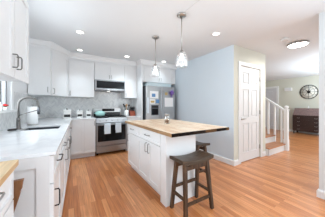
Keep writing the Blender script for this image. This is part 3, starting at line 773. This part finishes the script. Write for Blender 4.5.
tag(MB().lathe([(0, 0), (.03, 0), (.028, .02), (.012, .04), (.02, .07), (.012, .1), (0, .105)], n=14).obj('figurine', M['white'], None, (8.62, 2.40, 1.0785)), 'small white figurine on top of the dark desk', 'figurine')
t = thing('wall_clock', 'large round iron wall clock with a cream face and dark centre above the desk', 'clock', (8.748, 2.43, 1.77), -math.pi / 2)
def ring(r, wd, th, y, n=48):
    b = MB(); b.lathe([(r - wd, 0), (r, 0), (r, th), (r - wd, th), (r - wd, 0)], n=n)
    for v in b.bm.verts: v.co = (v.co.x, y - v.co.z, v.co.y)
    return b
ring(.30, .02, .02, 0).obj('outer_ring', M['clockiron'], t)
MB().lathe([(0, .0), (.285, .0), (.285, .003), (0, .003)], n=40).obj('face', M['clockface'], t).rotation_euler = (R(90), 0, 0)
ring(.20, .008, .014, 0).obj('inner_ring', M['clockiron'], t)
b = MB(); b.lathe([(0, 0), (.06, 0), (.06, .02), (.04, .03), (0, .03)])
for v in b.bm.verts: v.co = (v.co.x, -v.co.z, v.co.y)
b.obj('centre_boss', M['clockiron'], t)
for k in range(12):
    a = 2 * math.pi * k / 12; c_, s_ = math.cos(a), math.sin(a)
    MB().beam((.235 * c_, -.008, .235 * s_), (.282 * c_, -.008, .285 * s_),   .008 if k % 3 else .014, .012).obj('numeral_bar', M['clockiron'], t)
for k in range(8):
    a = 2 * math.pi * k / 8; c_, s_ = math.cos(a), math.sin(a)
    MB().beam((.06 * c_, -.008, .06 * s_), ((.19 if k % 2 else .25) * c_, -.008, (.19 if k % 2 else .25) * s_), .015, .012, .004, .006).obj('compass_point', M['clockiron'], t)
MB().beam((0, -.034, 0), (-.1, -.034, .09), .014, .004).obj('hour_hand', M['clockiron'], t)
MB().beam((0, -.038, 0), (.06, -.038, .2), .01, .004).obj('minute_hand', M['clockiron'], t)
t = thing('door_chime', 'white door chime box on the hall wall between entry door and clock', 'chime box', (8.749, 3.14, 1.86), -math.pi / 2)
MB().box(-.14, .14, -.06, 0, 0, .15, .01, 2).obj('cover', M['trim'], t)
b = MB()
for k in range(5): b.box(-.1, .1, -.062, -.059, .03 + .022 * k, .036 + .022 * k)
b.obj('grille', M['doorgrey'], t)

# ------------------------------------------------------------------ lights of the room
def lamp_disk(name, loc, power, r=.06, parent=None):
    d = bpy.data.lights.new(name, 'AREA'); d.shape = 'DISK'; d.size = r * 2; d.energy = power; d.color = (1, .97, .93)
    o = bpy.data.objects.new(name, d); C.objects.link(o); o.location = loc
    if parent is not None: o.parent = parent
    return o
def downlight(name, loc, power, parent, cone=84):
    d = bpy.data.lights.new(name, 'SPOT'); d.spot_size = R(cone); d.spot_blend = 1.0; d.shadow_soft_size = .05
    d.energy = power; d.color = (.80, .93, 1.0)
    o = bpy.data.objects.new(name, d); C.objects.link(o); o.location = loc; o.parent = parent
    return o
cans = [((.17, 2.93), 'recessed ceiling light above the aisle in front of the sink'), ((.22, 3.89), 'recessed ceiling light nearest the corner wall cabinet'),
        ((1.26, 3.80), 'recessed ceiling light in front of the microwave'), ((2.16, 1.80), 'recessed ceiling light nearest the blue wall'),
        ((2.30, 3.72), 'recessed ceiling light in front of the fridge, behind the far pendant')]
def can(x, y, label, power=CAN_W, cone=84):
    t = thing('recessed_light', label, 'ceiling light', (x, y, ZC), 0, 'recessed ceiling lights')
    b = MB(); b.lathe([(.05, -.001), (.052, -.006), (.072, -.006), (.075, 0), (.05, 0)], n=28); b.obj('trim_ring', M['trim'], t)
    b = MB(); b.lathe([(0, -.003), (.05, -.003), (.05, -.0005), (0, -.0005)], n=28); b.obj('lens', M['lamp'], t)
    downlight('can_lamp', (0, 0, -.012), power, t, cone)
for (x, y), lb in cans: can(x, y, lb, *((CAN_W * .45, 90) if x > 2.2 else (CAN_W * 1.5, 112) if x > 1.2 and y > 3 else (CAN_W, 84)))
def pendant(x, y, label):
    t = thing('pendant_light', label, 'pendant light', (x, y, ZC), 0, 'glass pendants over the island')
    MB().lathe([(0, 0), (.066, 0), (.066, -.012), (.05, -.024), (.012, -.03), (0, -.03)]).obj('canopy', M['nickel'], t)
    MB().tube([(0, 0, -.028), (0, 0, -.48)], .0055, 8).obj('rod', M['nickel'], t)
    MB().lathe([(0, -.475), (.012, -.475), (.026, -.49), (.03, -.515), (.03, -.535), (0, -.535)], n=16).obj('socket', M['nickel'], t)
    MB().lathe([(.031, -.508), (.05, -.518), (.065, -.54), (.074, -.58), (.078, -.63), (.079, -.70), (.077, -.70), (.076, -.63), (.072, -.581), (.063, -.542), (.049, -.521), (.031, -.511)], n=32).obj('glass_shade', M['shade'], t)
    d = bpy.data.lights.new('pendant_lamp', 'POINT'); d.energy = 4; d.shadow_soft_size = .03; d.color = (1, .98, .95)
    o = bpy.data.objects.new('pendant_lamp', d); C.objects.link(o); o.location = (0, 0, -.73); o.parent = t
    MB().lathe([(0, -.533), (.014, -.536), (.014, -.55), (.022, -.575), (.024, -.592), (.016, -.612), (0, -.618)], n=16).obj('bulb', M['bulb'], t)
pendant(1.34, 2.45, 'far clear glass pendant over the island, in front of the fridge cabinet')
pendant(1.31, 1.66, 'near clear glass pendant over the stool end of the island')
t = thing('flush_mount_light', 'round flush mount ceiling light in the hall doorway', 'ceiling light', (3.87, 1.24, ZC))
MB().lathe([(0, 0), (.155, 0), (.168, -.01), (.168, -.034), (.16, -.04), (.154, -.034), (.154, -.012), (0, -.012)], n=40).obj('rim', M['nickel'], t)
MB().lathe([(.153, -.032), (.14, -.044), (.08, -.052), (0, -.055)], n=40).obj('diffuser', M['flush'], t)
lamp_disk('flush_lamp', (0, 0, -.12), 14, .18, t)
t = thing('smoke_detector', 'small round smoke detector on the ceiling beside the flush light', 'smoke detector', (3.41, 1.28, ZC))
MB().lathe([(0, 0), (.06, 0), (.06, -.02), (.045, -.032), (0, -.034)], n=24).obj('housing', M['trim'], t)
MB().lathe([(.03, -.0335), (.038, -.036), (.042, -.033)], n=24).obj('vent_ring', M['doorgrey'], t)
